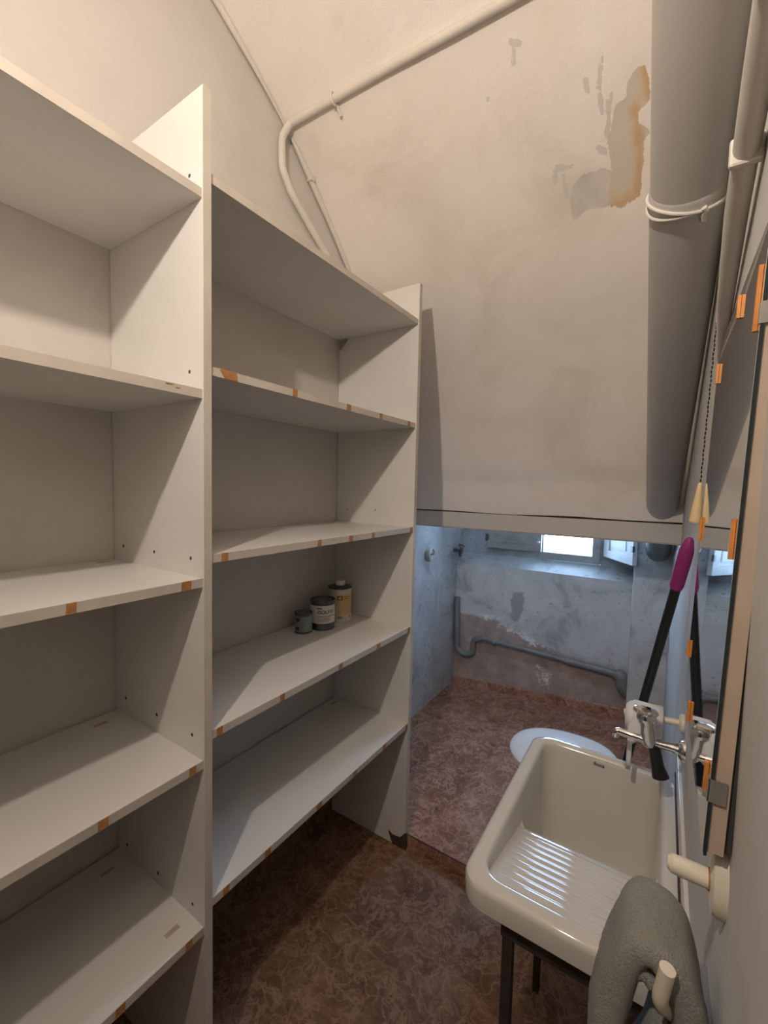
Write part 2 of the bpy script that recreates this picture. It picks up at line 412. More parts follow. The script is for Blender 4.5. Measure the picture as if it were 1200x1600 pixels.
mb.prism([(-0.05, YB, 0.90), (-0.05, YW, WZ0-0.005), (-0.05, 2.92, WZ0-0.005), (-0.05, 2.92, -0.13), (-0.05, YB+0.01, -0.13)], (1.33, 0, 0))
mb.box((-0.05, YW, WZ0-0.02), (WX0, 2.92, 1.9)).box((WX1, YW, WZ0-0.02), (1.28, 2.92, 1.9)).box((WX0, YW, WZ1), (WX1, 2.92, 1.9))
o = mb.build('wall_back_upper', M['alcove'], kind='structure')
for an in ('brown', 'dark', 'salt'): add_attr(o.data, an, [0.15]*len(o.data.vertices))
# alcove ceiling and corner pier
MB().box((-0.05, 1.975, 1.75), (1.28, 2.95, 1.86)).build('ceiling_alcove', M['wall'], kind='structure')
o = MB().box((1.045, 2.56, -0.1), (1.23, 2.72, 1.76), 0.006).build('wall_pier', M['alcove'], kind='structure')
for an in ('brown', 'dark', 'salt'): add_attr(o.data, an, [0.1]*len(o.data.vertices))
# skirting along the back wall
mb = MB(); a = []; n = 12
for i in range(n+1):
    x = 1.05*i/n; z = zalc(x, YB); hgt = 0.036 + 0.018*x
    a.append([Vector((x, YB-0.013, z-0.02)), Vector((x, YB-0.013, z+hgt)), Vector((x, YB-0.009, z+hgt+0.004)), Vector((x, YB+0.002, z+hgt+0.004)), Vector((x, YB+0.002, z-0.02))])
mb.loops(a, True, True).build('baseboard_back', M['floor2'], kind='structure')

# vaulted ceiling: curved soffit with real peel depth
GREY = [(.88, 1.43), (.906, 1.419), (.964, 1.421), (1.01, 1.433), (1.054, 1.436), (1.055, 1.485), (1.008, 1.497), (.97, 1.487), (.91, 1.484), (.873, 1.494), (.868, 1.467)]
TAN = [(1.065, 1.288), (1.073, 1.317), (1.074, 1.343), (1.049, 1.352), (1.049, 1.368), (1.075, 1.386), (1.065, 1.402), (1.059, 1.454), (1.055, 1.487), (1.008, 1.497), (.97, 1.489), (.983, 1.419), (.975, 1.381), (.986, 1.354), (.995, 1.326), (1.021, 1.319), (1.025, 1.299), (1.041, 1.289)]
SCR = [[(.97, 1.252), (.959, 1.292)], [(.962, 1.306), (.965, 1.332)], [(.988, 1.31), (.976, 1.372)], [(.948, 1.38), (.97, 1.393)], [(.839, 1.392), (.879, 1.398)], [(.835, 1.395), (.831, 1.415)], [(.857, 1.409), (.86, 1.449)], [(.759, 1.163), (.784, 1.176)], [(.76, 1.197), (.765, 1.18)], [(.672, 1.235), (.68, 1.232)], [(.93, 1.27), (.935, 1.29)]]
ys = []
for (a, za), (b, zb) in zip(PROF, PROF[1:]):
    n = max(1, int(math.hypot(b-a, zb-za)/(0.009 if 1.1 < b < 1.6 else 0.03)))
    ys += [a + (b-a)*k/n for k in range(n)]
ys.append(PROF[-1][0])
# smooth the profile a little
def vzs(y):
    if y < 0.6 or y > 1.99: return vz(y)
    return sum(vz(y+d)*k for d, k in ((-.05, .2), (-.025, .2), (0, .2), (.025, .2), (.05, .2)))
NXV = 136; mb = MB(); R = []; vals = {'grey': [], 'tan': [], 'scrape': [], 'rust': []}
RUST = [[(1.045, 1.345), (1.05, 1.40)], [(1.055, 1.42), (1.05, 1.48)], [(1.045, 1.49), (.98, 1.49)], [(1.066, 1.29), (1.072, 1.33)]]
for y in ys:
    row = []
    for i in range(NXV+1):
        x = XW*i/NXV; g = t = s = u_ = 0.0
        if 1.12 < y < 1.55 and x > 0.6:
            g = soft(x, y, GREY, 0.016); t = soft(x, y, TAN, 0.014)
            d = min(seg_dist(x, y, q[0], q[1]) for q in SCR); s = max(0, min(1, 0.85 - d/0.016))
            u_ = max(0, 1 - min(seg_dist(x, y, q[0], q[1]) for q in RUST)/0.03)
        vals['grey'].append(g); vals['tan'].append(t); vals['scrape'].append(s); vals['rust'].append(u_)
        wob = 0.006*noise.noise((x*3.1, y*3.1, 1.7))
        row.append(mb.bm.verts.new((x, y, vzs(y) + 0.003*max(g, t) + wob)))
    R.append(row)
for j in range(len(R)-1):
    for i in range(NXV): mb.bm.faces.new((R[j][i], R[j][i+1], R[j+1][i+1], R[j+1][i]))
o = mb.build('ceiling', M['vault'], smooth='all', kind='structure')
for k, v in vals.items(): add_attr(o.data, k, v)
mb = MB()   # solid back of the vault, 5 cm up, keeps daylight out
up_ = [(y, z+0.06) for y, z in PROF[:-1]] + [(2.072, 1.45), (2.078, 1.285)]
mb.loops([[(-0.05, y, z) for y, z in up_], [(1.27, y, z) for y, z in up_]], closed=False)
mb.build('ceiling_back', M['wall'], kind='structure')
MB().box((0.0, 2.041, 1.198), (XW+0.01, 2.078, 1.2755), 0.0015).build('trim_1', M['wall'], kind='structure', label='plain painted beam at the foot of the sloping ceiling')
MB().box((0.0, 2.052, 1.276), (XW+0.01, 2.08, 1.30)).build('trim_3', M['hole'], kind='structure', label='dark joint above the painted beam')
MB().box((0.0, 2.042, 1.193), (XW+0.01, 2.078, 1.198)).build('trim_4', M['shut_d'], kind='structure', label='worn brownish lower edge of the painted beam')

# window with shutters
W = thing('window_1', 'small bright window under the sloping ceiling with open shutters', None, (0.69, YW, WZ0), kind='structure')
mb = MB(); y0, y1 = YW-0.012, YW+0.04
mb.box((WX0, y0, WZ0), (WX1, y1, WZ0+0.047), 0.004).box((WX0, y0, WZ1-0.04), (WX1, y1, WZ1), 0.004)
mb.box((WX0, y0, WZ0+0.04), (WX0+0.025, y1, WZ1-0.03), 0.004).box((WX1-0.045, y0, WZ0+0.04), (WX1, y1, WZ1-0.03), 0.004)
mb.build('frame', M['wframe'], W)
MB().box((WX0+0.02, YW+0.010, WZ0+0.04), (WX1-0.04, YW+0.014, WZ1-0.03)).build('pane', M['glass'], W)
# left leaf folded back against the wall
lf = MB().box((0.188, 2.745, 1.012), (0.535, 2.765, 1.56), 0.003).build('shutter_leaf', M['shut_d'], W, label='grey-brown shutter leaf folded flat on the wall')
MB().box((0.232, 2.7405, 1.052), (0.478, 2.7455, 1.50), 0.002).build('panel', M['shut_d'], lf)
MB().box((0.190, 2.738, 1.06), (0.20, 2.745, 1.10), 0.002).box((0.176, 2.745, 1.052), (0.19, 2.755, 1.10), 0.002).build('hinge', M['brass'], lf)
MB().lathe((0.522, 2.745, 1.075), [(0.004, 0), (0.004, 0.012), (0.009, 0.016), (0.009, 0.022), (0, 0.026)], (0, -1, 0), 16).build('knob', M['toilet'], lf, smooth=True)
# right leaf standing out into the room
hp = Vector((0.885, 2.79, 0)); fp = Vector((1.045, 2.535, 0)); ex = (fp-hp).normalized(); ey = Vector((-ex.y, ex.x, 0))
def leafbox(mb, u0, u1, v0, v1, z0, z1):
    mb.prism([hp+ex*u0+ey*v0+Vector((0, 0, z0)), hp+ex*u1+ey*v0+Vector((0, 0, z0)), hp+ex*u1+ey*v1+Vector((0, 0, z0)), hp+ex*u0+ey*v1+Vector((0, 0, z0))], (0, 0, z1-z0)); return mb
LW = (fp-hp).length
mb = MB()
leafbox(mb, 0, LW, 0, 0.014, 1.02, 1.56)
rl = mb.build('shutter_leaf', M['shut_w'], W, label='white panelled shutter leaf standing open into the alcove')
mb = MB()
for a_, b_, c_, d_ in ((0, LW, 1.02, 1.062), (0, 0.055, 1.062, 1.56), (LW-0.055, LW, 1.062, 1.56)): leafbox(mb, a_, b_, -0.008, 0.0, c_, d_)
mb.build('stile', M['shut_w'], rl)
mb = MB(); leafbox(mb, 0.075, LW-0.075, -0.006, 0, 1.085, 1.56); mb.build('panel', M['shut_w'], rl)
mb = MB(); leafbox(mb, LW-0.012, LW+0.004, -0.012, 0.0, 1.09, 1.12); mb.build('latch', M['brass'], rl)

# ================================================================ SHELVING
XS0, XS1, TH = 0.008, 0.377, 0.018
U = thing('shelving_unit', 'tall white melamine shelving unit standing along the left wall', 'shelving', (0.19, 0.53, ZF))
def upright(y0, ztop, zbot=ZF):
    o = MB().box((0.002, y0, zbot), (XS1-0.0012, y0+TH, ztop), 0.0006, 1).build('upright', M['mel'], U)
    MB().box((XS1-0.0012, y0, zbot), (XS1, y0+TH, ztop)).build('edge_band', M['edge'], o); return o
UPL = upright(-0.40, 2.165); UPM = upright(0.528, 2.165); UPR = upright(1.405, 2.141)
def shelf(y0, y1, ztop, marks, big=()):
    o = MB().box((XS0, y0, ztop-TH), (XS1-0.0052, y1, ztop), 0.0006, 1).build('shelf', M['mel'], U)
    MB().box((XS1-0.0052, y0, ztop-TH), (XS1-0.004, y1, ztop)).build('edge_band', M['edge'], o)
    for k, y in enumerate(marks):
        wd = random.uniform(0.0075, 0.0115)
        MB().prism([(XS1-0.0040, y-wd, ztop-TH), (XS1-0.0040, y+wd*0.9, ztop-TH), (XS1-0.0040, y+wd, ztop+0.0002), (XS1-0.0040, y-wd*0.85, ztop+0.0002)], (0.0007, 0, 0)).build('glue_residue', M['glue'], o)
    return o
ZR = [2.0125, 1.6365, 1.2487, 0.8663, 0.4847]
ZL = [1.9735, 1.5860, 1.2018, 0.8115, 0.4370]
MR = [[], [.60, .785, 1.003, 1.173, 1.356], [.58, .884, 1.025, 1.144, 1.394], [.567, .751, .986, 1.189, 1.394], [.584, .706, .897, 1.068, 1.241, 1.398]]
ML = [[], [], [.293, .491], [.334, .503], [.493, .357]]
SR = [shelf(0.546, 1.405, z, m) for z, m in zip(ZR, MR)]
SL = [shelf(-0.382, 0.528, z, m) for z, m in zip(ZL, ML)]
# torn veneer on the second left shelf, big smear on the second right shelf
MB().box((XS1-0.0040, 0.452, 1.5815), (XS1-0.0036, 0.466, 1.5840)).build('glue_residue', M['glue'], SL[1])
MB().box((XS1-0.0040, 0.472, 1.5775), (XS1-0.0036, 0.480, 1.5795)).build('glue_residue', M['glue'], SL[1])
MB().prism([(XS1-0.0040, .568, 1.634), (XS1-0.0040, .580, 1.6185), (XS1-0.0040, .612, 1.6185), (XS1-0.0040, .610, 1.6367), (XS1-0.0040, .572, 1.6367)], (0.0009, 0, 0)).build('glue_residue', M['glue'], SR[1])
# screw holes in the uprights
for x, z in ((.329, 1.626), (.048, 1.238), (.188, 1.238), (.33, 1.239), (.05, .852), (.192, .854), (.332, .854), (.046, .461), (.191, .462), (.331, .465), (.332, 2.011)):
    MB().lathe((x, 0.5283, z), [(0.0, 0.0012), (0.0028, 0.0012), (0.0040, 0.0004), (0.0040, 0)], (0, -1, 0), 12).build('screw_hole', M['hole'], UPM)
for x, z in ((.06, 1.30), (.20, 1.305), (.05, 1.68)):
    MB().lathe((x, 1.4053, z), [(0.0, 0.0010), (0.0022, 0.0010), (0.0032, 0)], (0, -1, 0), 12).build('screw_hole', M['hole'], UPR)
# chipped foot of the right upright
MB().prism([(.296, 1.4046, .018), (.318, 1.4046, .008), (.352, 1.4046, .012), (.378, 1.4046, .044), (.3785, 1.4046, ZF), (.317, 1.4046, ZF)], (0, -0.0012, 0)).build('chipped_corner', M['chip'], UPR, label='dark chipped corner of the panel')
MB().box((XS1, 1.4055, ZF), (XS1+0.0008, 1.419, 0.035)).build('chipped_edge', M['chip'], UPR)
# small corner bracket under the top right shelf, residue spots on shelves
MB().prism([(0.012, 1.404, 1.994), (0.012, 1.404, 1.955), (0.050, 1.404, 1.994)], (0, -0.010, 0)).build('corner_bracket', M['clipm'], SR[0])
for s, x, y, z in ((SL[2], .035, .49, ZL[2]), (SL[3], .05, .47, ZL[3]), (SL[4], .06, .475, ZL[4]), (SL[4], .325, .485, ZL[4]), (SR[4], .04, 1.36, ZR[4])):
    MB().box((x-.006, y-.016, z), (x+.006, y+.014, z+.0007), 0.0003, 1).build('old_adhesive', M['board'], s)

# ================================================================ TINS
def on_cyl(cx, cy, r, z, ang0):
    def f(x, y):
        a = ang0 + x/r
        return (cx + (r+0.0007)*math.cos(a), cy + (r+0.0007)*math.sin(a), z+y)
    return f
ZS = ZR[3]
def facing(cx, cy): return math.atan2(0-cy, 1.16-cx)
def patch(mb, cx, cy, r, a0, a1, z0, z1, n=14, off=0.0005):
    rows = [[(cx+(r+off)*math.cos(a0+(a1-a0)*k/n), cy+(r+off)*math.sin(a0+(a1-a0)*k/n), z) for k in range(n+1)] for z in (z0, z1)]
    mb.loops(rows, closed=False); return mb
# middle tin
cx, cy, r, hh = 0.108, 1.203, 0.0455, 0.108
T = thing('paint_tin', 'open-rimmed paint tin with white label reading ISOLFIX, middle of the three tins', 'tin', (cx, cy, ZS), 'tins on the shelf')
MB().lathe((cx, cy, ZS), [(0, .001), (r, 0), (r, .004), (r-.001, .006), (r-.001, hh-.006), (r+.0012, hh-.004), (r+.0012, hh), (r-.004, hh), (r-.005, hh-.006), (0, hh-.006)], seg=40).build('body', M['tindark'], T, smooth=True)
MB().lathe((cx, cy, ZS), [(0, hh-.0055), (r*.62, hh-.0055), (r*.66, hh-.003), (r*.78, hh-.003), (r*.80, hh-.0058)], seg=36).build('lid', M['tin'], T, smooth=True)
A = facing(cx, cy)
lb = patch(MB(), cx, cy, r, A-1.35, A+1.6, ZS+.026, ZS+.092).build('label', M['label_w'], T, smooth='all')
text_mesh('lettering', 'ISOLFIX', .0185, M['ink'], lb, on_cyl(cx, cy, r, ZS+.068, A+.30), .0004)
patch(MB(), cx, cy, r, A-.45, A-.02, ZS+.080, ZS+.085, 6, .0008).build('red_print', M['red'], lb)
mb = MB(); patch(mb, cx, cy, r, A-.45, A+1.2, ZS+.053, ZS+.055, off=.0009)
for q in range(4): patch(mb, cx, cy, r, A-.45, A+.55+.2*(q % 2), ZS+.032+.005*q, ZS+.0335+.005*q, off=.0009)
mb.build('print', M['ink'], lb)
# tall tin
cx, cy, r, hh = 0.098, 1.318, 0.046, 0.140
T = thing('paint_tin', 'tallest tin with cream body, orange label and round cap near the shelf corner', 'tin', (cx, cy, ZS), 'tins on the shelf')
MB().lathe((cx, cy, ZS), [(0, 0), (r, 0), (r+.001, .003), (r, .005), (r, hh-.012)], seg=40).build('body', M['cream_can'], T, smooth=True)
MB().lathe((cx, cy, ZS), [(r, hh-.012), (r+.0015, hh-.009), (r+.001, hh-.006), (r-.004, hh-.004), (r*.45, hh-.001), (r*.45, hh)], seg=40).build('shoulder', M['tindark'], T, smooth=True)
MB().lathe((cx, cy, ZS+hh-.001), [(r*.42, 0), (r*.42, .016), (r*.38, .019), (0, .0195)], seg=28).build('cap', M['cream'], T, smooth=True)
A = facing(cx, cy)
lb = patch(MB(), cx, cy, r, A-.25, A+1.5, ZS+.030, ZS+.108).build('label', M['label_o'], T, smooth='all')
mb = MB(); patch(mb, cx, cy, r, A-.22, A+.22, ZS+.088, ZS+.104, off=.0008)
mb.build('logo_frame', M['ink'], lb)
mb = MB(); patch(mb, cx, cy, r, A-.14, A+.14, ZS+.091, ZS+.101, off=.0011); mb.build('logo_fill', M['label_o'], lb)
mb = MB(); patch(mb, cx, cy, r, A+.30, A+.95, ZS+.098, ZS+.1005, off=.0008); patch(mb, cx, cy, r, A+.30, A+.8, ZS+.091, ZS+.093, off=.0008)
mb.build('print', M['red'], lb)
mb = MB()
for q in range(9): patch(mb, cx, cy, r, A-.20+.05*q+(.012 if q % 3 else 0), A-.17+.05*q+.012*(q % 2), ZS+.014, ZS+.025, 2, .0008)
patch(mb, cx, cy, r, A+.92, A+1.0, ZS+.014, ZS+.024, 2, .0008); mb.build('barcode', M['ink'], lb, kind='stuff')
# small tin
cx, cy, r, hh = 0.086, 1.125, 0.032, 0.072
T = thing('paint_tin', 'smallest tin, dull grey with dark blotches, nearest the middle upright', 'tin', (cx, cy, ZS), 'tins on the shelf')
MB().lathe((cx, cy, ZS), [(0, .001), (r, 0), (r, .003), (r-.0008, .005), (r-.0008, hh-.006), (r+.001, hh-.004), (r+.001, hh), (r-.003, hh), (r-.004, hh-.004), (0, hh-.004)], seg=36).build('body', M['tindark'], T, smooth=True)
MB().lathe((cx, cy, ZS), [(0, hh-.002), (r*.5, hh-.002), (r*.7, hh), (r*.8, hh), (r*.82, hh-.004)], seg=30).build('lid', M['tin'], T, smooth=True)
A = facing(cx, cy)
lb = patch(MB(), cx, cy, r, A-1.2, A+1.3, ZS+.007, ZS+.063).build('label', M['label_b'], T, smooth='all')
mb = MB(); patch(mb, cx, cy, r, A-.95, A-.45, ZS+.045, ZS+.058, off=.0008); patch(mb, cx, cy, r, A-.95, A-.5, ZS+.012, ZS+.026, off=.0008); mb.build('print', M['ink'], lb)

# ================================================================ PIPES AND CONDUITS
# large sloping drain pipe under the ceiling
d = Vector((-0.0106, 0.9062, -0.4228)).normalized(); PA = Vector((1.1675, 0.90, 1.885))
def pipe_at(y): return PA + d*((y-PA.y)/d.y)
P = thing('drain_pipe', 'thick grey-white drain pipe running down along the sloping ceiling by the right wall', 'pipe', tuple(pipe_at(-0.9)))
MB().tube([pipe_at(-1.0), pipe_at(0.87)], 0.0550, 48).build('pipe_body', M['pvc'], P, smooth=True)
MB().tube([pipe_at(0.862), pipe_at(0.866), pipe_at(0.88), pipe_at(0.9), pipe_at(2.12)], [0.0550, 0.0568, 0.0568, 0.0560, 0.0560], 48).build('pipe_socket', M['pvc'], P, smooth=True)
MB().tube([pipe_at(2.12), pipe_at(2.60)], 0.055, 48).build('pipe_end', M['pvcdark'], P, smooth=True)
px = d.cross(Vector((0, 0, 1))).normalized(); py = d.cross(px)
mb = MB()
for off in (0.0, 0.009):
    c = pipe_at(0.876) + d*off
    ring = [c + (px*math.cos(2*math.pi*k/48) + py*math.sin(2*math.pi*k/48))*0.0590 + d*0.006*math.sin(4*math.pi*k/48+off*200) for k in range(49)]
    mb.tube(ring, 0.0027, 8, cap=False)
b_ = mb.build('wire_strap', M['conduit'], P, smooth=True)
c = pipe_at(0.884) - py*0.0 + (px*0.02 + (py if py.z < 0 else -py)*0.056)
MB().tube([c - d*.010, c - d*.004 + px*.003, c + d*.002, c + d*.012 + px*.002], .0042, 8).build('strap_knot', M['conduit'], b_, smooth=True)

# thin conduit across the ceiling, elbow and drop on the left wall
C1 = thing('ceiling_conduit', 'thin painted conduit crossing the ceiling and bending down at the left wall', 'conduit', (0.02, 1.09, 2.6))
pth = bend_path([(1.19, 1.112, vz(1.112)-.014), (0.40, 1.095, vz(1.095)-.014), (0.030, 1.088, vz(1.088)-.016), (0.018, 1.066, 2.565), (0.018, 1.068, 2.470), (0.018, 1.112, 2.412), (0.018, 1.224, 2.335), (0.018, 1.305, 2.285)], 0.016)
MB().tube(pth, 0.0125, 14).build('tube', M['conduit'], C1, smooth=True)
mb = MB(); c = Vector((0.222, 1.092, vz(1.092)-.014))
mb.tube([c + Vector((0, math.cos(t)*.0165, math.sin(t)*.0165)) for t in [k*math.pi/8 for k in range(17)]], 0.0042, 8)
mb.tube([c+Vector((0, .012, -.006)), c+Vector((0.002, .034, -.030))], .0048, 8)
mb.build('saddle_clip', M['conduit'], C1, smooth=True)
tag(MB().tube(smooth_path([(0.012, 1.30, 2.305), (0.012, 1.305, 2.283), (0.014, 1.312, 2.27)], 4), 0.008, 10).build('end_cap', M['conduit'], C1, smooth=True))
# flat cable trunking in the wall-ceiling corner, beyond the elbow
pth = [(0.012, y, vzs(y)-.010) for y in (1.115, 1.16, 1.21, 1.27, 1.33, 1.39, 1.454, 1.52, 1.60, 1.7)]
C2 = thing('corner_cable', 'thin painted cable tube running down the ceiling corner beside the conduit', 'cable', pth[0])
MB().tube(pth, [.005, .008, .0105, .0105, .0085, .0085, .0085, .0085, .0085, .0085], 12).build('tube', M['conduit'], C2, smooth=True)
c = Vector((0.014, 1.212, vzs(1.212)-.012)); MB().box(c-Vector((.011, .010, .009)), c+Vector((.014, .010, .009)), .003).build('cable_clip', M['conduit'], C2)
# cable from the top along wall and ceiling
pth = [(0.010, y, vzs(y)-.010) for y in (.20, .40, .60, .76, .82, .88, .946, 1.0, 1.05, 1.085)]
MB().tube(pth, [.009]*6+[.007, .005, .004, .003], 12).build('ceiling_cable', M['conduit'], smooth=True, origin=pth[5],
    label='painted cable following the wall corner down to the conduit elbow', cat='cable')
# conduit on the right wall
C3 = thing('wall_conduit', 'painted conduit sloping along the right wall between thick pipe and mirror', 'conduit', (XW, .5, 1.77))
MB().tube([(XW-.015, .05, 1.96), (XW-.015, .30, 1.862), (XW-.015, .5, 1.765), (XW-.014, .62, 1.708), (XW-.010, .74, 1.652), (XW-.003, .84, 1.605)], [.0115, .0115, .0115, .011, .009, .005], 14).build('tube', M['conduit'], C3, smooth=True)
for y, z in ((.56, 1.737), (.44, 1.795)):
    MB().box((XW-.028, y-.004, z-.014), (XW, y+.004, z+.014), .003).build('clamp', M['conduit'], C3)
# pull chain with wooden handle hanging at the right wall
PC = thing('pull_chain', 'dark pull chain with a pale wooden handle hanging beside the mirror', 'pull chain', (1.207, .90, 1.36))
mb = MB()
for k in range(37):
    z = 1.418 + .0072*k
    mb.lathe((1.2095+.0002*k+.0004*math.sin(k*1.7), .90, z), [(0, 0), (.0010, .0012), (.0013, .0032), (.0010, .0056), (0, .0069)], seg=6)
mb.build('chain', M['blackm'], PC, kind='stuff')
MB().tube([(XW, .90, 1.690), (1.216, .90, 1.692), (1.2165, .90, 1.680)], .0022, 8).build('staple', M['clipm'], PC, smooth=True)
MB().lathe((1.2055, .898, 1.350), [(0, .001), (.0085, 0), (.0092, .004), (.0070, .030), (.0042, .056), (.0030, .066), (0, .069)], (.055, .02, 1), 12).build('handle', M['ochre'], PC, smooth=True)

# old waste pipe on the back wall of the alcove
yw = YB-0.035
D = thing('waste_pipe', 'old grey waste pipe with a trap running along the alcove back wall', 'pipe', (0.03, yw, 0.3))
MB().tube(bend_path([(.024, yw, .665), (.034, yw, .315), (.085, yw, .282), (.142, yw, .300), (.152, yw, .402), (.21, yw, .420)], .035), .0185, 14).build('trap', M['pvcdark'], D, smooth=True)
MB().tube([(.20, yw, .420), (.60, yw, .405), (.72, yw, .398)], .0145, 14).build('run', M['pvcdark'], D, smooth=True)
MB().tube([(.72, yw, .398), (.99, yw, .385)], .0185, 14).build('run_end', M['pvcdark'], D, smooth=True)
for x in (.29, .725): MB().tube([(x-.006, yw, .413-.03*x/.7*.5), (x+.006, yw, .413-.03*x/.7*.5)], .0215, 14).build('collar', M['pvcdark'], D, smooth=True)
MB().tube([(.0305, yw, .475), (.031, yw, .462)], .0215, 14).build('collar', M['pvcdark'], D, smooth=True)
MB().tube(bend_path([(.985, yw, .392), (1.015, yw-.005, .375), (1.02, yw, .315), (1.055, YB-.02, .285)], .04), [.034]*8+[.037]*10 if False else .034, 18).build('elbow', M['pvcdark'], D, smooth=True)

# socket and valve on the left wall of the alcove
K = thing('wall_socket', 'old ivory power socket on the left alcove wall', 'socket', (0, 2.274, 1.004))
MB().lathe((0, 2.274, 1.004), [(.044, 0), (.044, .012), (.040, .022), (.030, .025), (.028, .018), (0, .018)], (1, 0, 0), 28).build('housing', M['socket'], K, smooth=True)
for dy in (-.0095, .0095): MB().lathe((.018, 2.279+dy, 1.002), [(.0, .0014), (.006, .0014), (.006, 0)], (1, 0, 0), 12).build('pin_hole', M['hole'], K)
V = thing('stop_valve', 'small dark stop valve on the wall in the alcove corner', 'valve', (0, 2.655, .985))
MB().tube([(0.0, 2.64, .985), (.045, 2.635, .985)], .0115, 12).tube([(.045, 2.635, .985), (.062, 2.635, .985)], .016, 12).build('body', M['brass'], V, smooth=True)
MB().tube([(.05, 2.635, .99), (.052, 2.635, 1.015)], .008, 10).lathe((.052, 2.635, 1.012), [(0, .012), (.020, .012), (.024, .006), (.020, 0), (0, 0)], (.4, 0, 1), 16).build('handwheel', M['brass'], V, smooth=True)
MB().tube([(.045, 2.635, .98), (.047, 2.635, .945)], .009, 10).build('outlet', M['brass'], V, smooth=True)

# ================================================================ TOILET
tx0, tx1, ty, tz = 0.698, 1.082, 1.685, 0.405
TO = thing('toilet', 'white toilet with closed lid behind the laundry sink', 'toilet', (0.9, ty, zalc(.9, ty)))
def egg(cx, cy, lx0, lx1, hw, z, n=48):
    L = []
    for k in range(n):
        a = 2*math.pi*k/n; c, s = math.cos(a), math.sin(a)
        ce, se = math.copysign(abs(c)**(0.75 if c > 0 else 0.95), c), math.copysign(abs(s)**0.9, s)
        L.append((cx + (lx1-cx)*ce if c > 0 else cx + (cx-lx0)*ce, cy + hw*se, z))
    return L
cxm = .91
def tl(e, z): return egg(cxm, ty, tx0+e, tx1-e*.6, .178-e, z)
MB().loops([tl(.004, tz-.014), tl(0, tz-.010), tl(0, tz-.004), tl(.004, tz), tl(.02, tz+.004), tl(.08, tz+.007), tl(.15, tz+.008)], True, True).build('lid', M['toilet'], TO, smooth=True)
MB().loops([tl(.008, tz-.034), tl(.004, tz-.030), tl(.004, tz-.018), tl(.012, tz-.016)], True, True).build('seat_ring', M['toilet'], TO, smooth=True)
def tb(e, z, sh=0): return egg(cxm+sh, ty, tx0+e+sh, 1.15, .17-e*.6, z)
zf = zalc(.9, ty)
MB().loops([tb(.13, zf, .05), tb(.125, zf+.03, .05), tb(.13, zf+.12, .05), tb(.07, zf+.25, .02), tb(.02, tz-.06), tb(.015, tz-.036)], True, True).build('bowl', M['cer'], TO, smooth=True)
for dy in (-.07, .07): MB().tube([(1.08, ty+dy-.012, tz-.006), (1.08, ty+dy+.012, tz-.006)], .011, 12).build('hinge', M['toilet'], TO, smooth=True)

# ================================================================ LAUNDRY SINK ON A STEEL STAND
ZK = 0.72; SX0, SX1, SY0, SY1 = 0.890, 1.2155, 0.676, 1.224
def rrect(x0, x1, y0, y1, r, z, n=8):
    L = []
    for cx, cy, a0 in ((x1-r, y1-r, 0), (x0+r, y1-r, math.pi/2), (x0+r, y0+r, math.pi), (x1-r, y0+r, 1.5*math.pi)):
        for k in range(n+1):
            a = a0 + math.pi/2*k/n; L.append((cx+r*math.cos(a), cy+r*math.sin(a), z))
    return L
SK = thing('laundry_sink', 'white ceramic laundry sink with ribbed washboard on the right wall', 'sink', (1.05, .95, .64))
IX0, IX1, IY0, IY1 = .923, 1.190, .711, 1.194
def out(e, z, r=.045): return rrect(SX0+e, SX1-e*.2, SY0+e, SY1-e, r, z)
def inn(e, z, r=.036): return rrect(IX0+e, IX1-e, IY0+e, IY1-e, r, z)
MB().loops([rrect(.955, 1.18, .945, 1.19, .05, .42), rrect(.940, 1.189, .935, 1.199, .045, .435), rrect(.922, 1.196, .927, 1.201, .045, .640), rrect(.918, 1.198, .728, 1.202, .035, .642), rrect(.914, 1.200, .726, 1.203, .035, .668), out(.012, .672), out(.005, .6725), out(.001, .677), out(0, ZK-.012), out(.002, ZK-.005), out(.007, ZK-.001), out(.012, ZK),
            inn(-.009, ZK, .044), inn(-.004, ZK-.0012, .040), inn(0, ZK-.006), inn(.001, ZK-.014), inn(.003, .650), rrect(IX0+.003, IX1-.003, .934, IY1-.004, .036, .646), rrect(IX0+.012, IX1-.012, .940, IY1-.012, .045, .475), rrect(IX0+.02, IX1-.02, .950, IY1-.02, .045, .458), rrect(IX0+.045, IX1-.045, .97, IY1-.04, .03, .453)], True, True).build('basin', M['cer'], SK, smooth=True)
prof = [(IY0-.006, .652), (IY0-.006, .706), (IY0+.010, .703)]
yy, zz = IY0+.018, .7005
nr = 9; step = (.925-yy)/nr; dz = (zz-.652)/nr
for k in range(nr):
    for t, hgt in ((0, 0), (.18, .0022), (.36, .0036), (.54, .0036), (.72, .0022), (.9, 0)):
        prof.append((yy+step*(k+t), zz-dz*(k+t)+hgt))
prof += [(.930, .652), (.938, .650), (.944, .644), (.946, .632), (.946, .56)]
# ribs fade out 4 cm from the side walls
mb = MB(); xs = [IX0-.004, IX0+.02, IX0+.035, IX0+.05, 1.06, IX1-.05, IX1-.035, IX1-.02, IX1+.004]
flat = {0: 0, 1: 0, 2: .5, 3: 1, 4: 1, 5: 1, 6: .5, 7: 0, 8: 0}
L = []
for i, x in enumerate(xs):
    row = []
    for k, (y, z) in enumerate(prof):
        if 3 <= k < 3+6*nr:
            base = zz - dz*((y-yy)/step); z = base + (z-base)*flat[i]
        row.append((x, y, z))
    L.append(row)
mb.loops(L, closed=False); mb.build('washboard', M['cer'], SK, smooth='all')
text_mesh('maker_mark', 'Roca', .0125, M['ink'], SK, lambda x, y: (1.055+x, IY1-.0035, ZK-.0185+y), .0002)
MB().lathe((1.07, 1.08, .4522), [(.0, .0015), (.02, .0015), (.024, .003), (.028, .001), (.028, 0)], seg=28).build('drain', M['chrome'], SK, smooth=True)
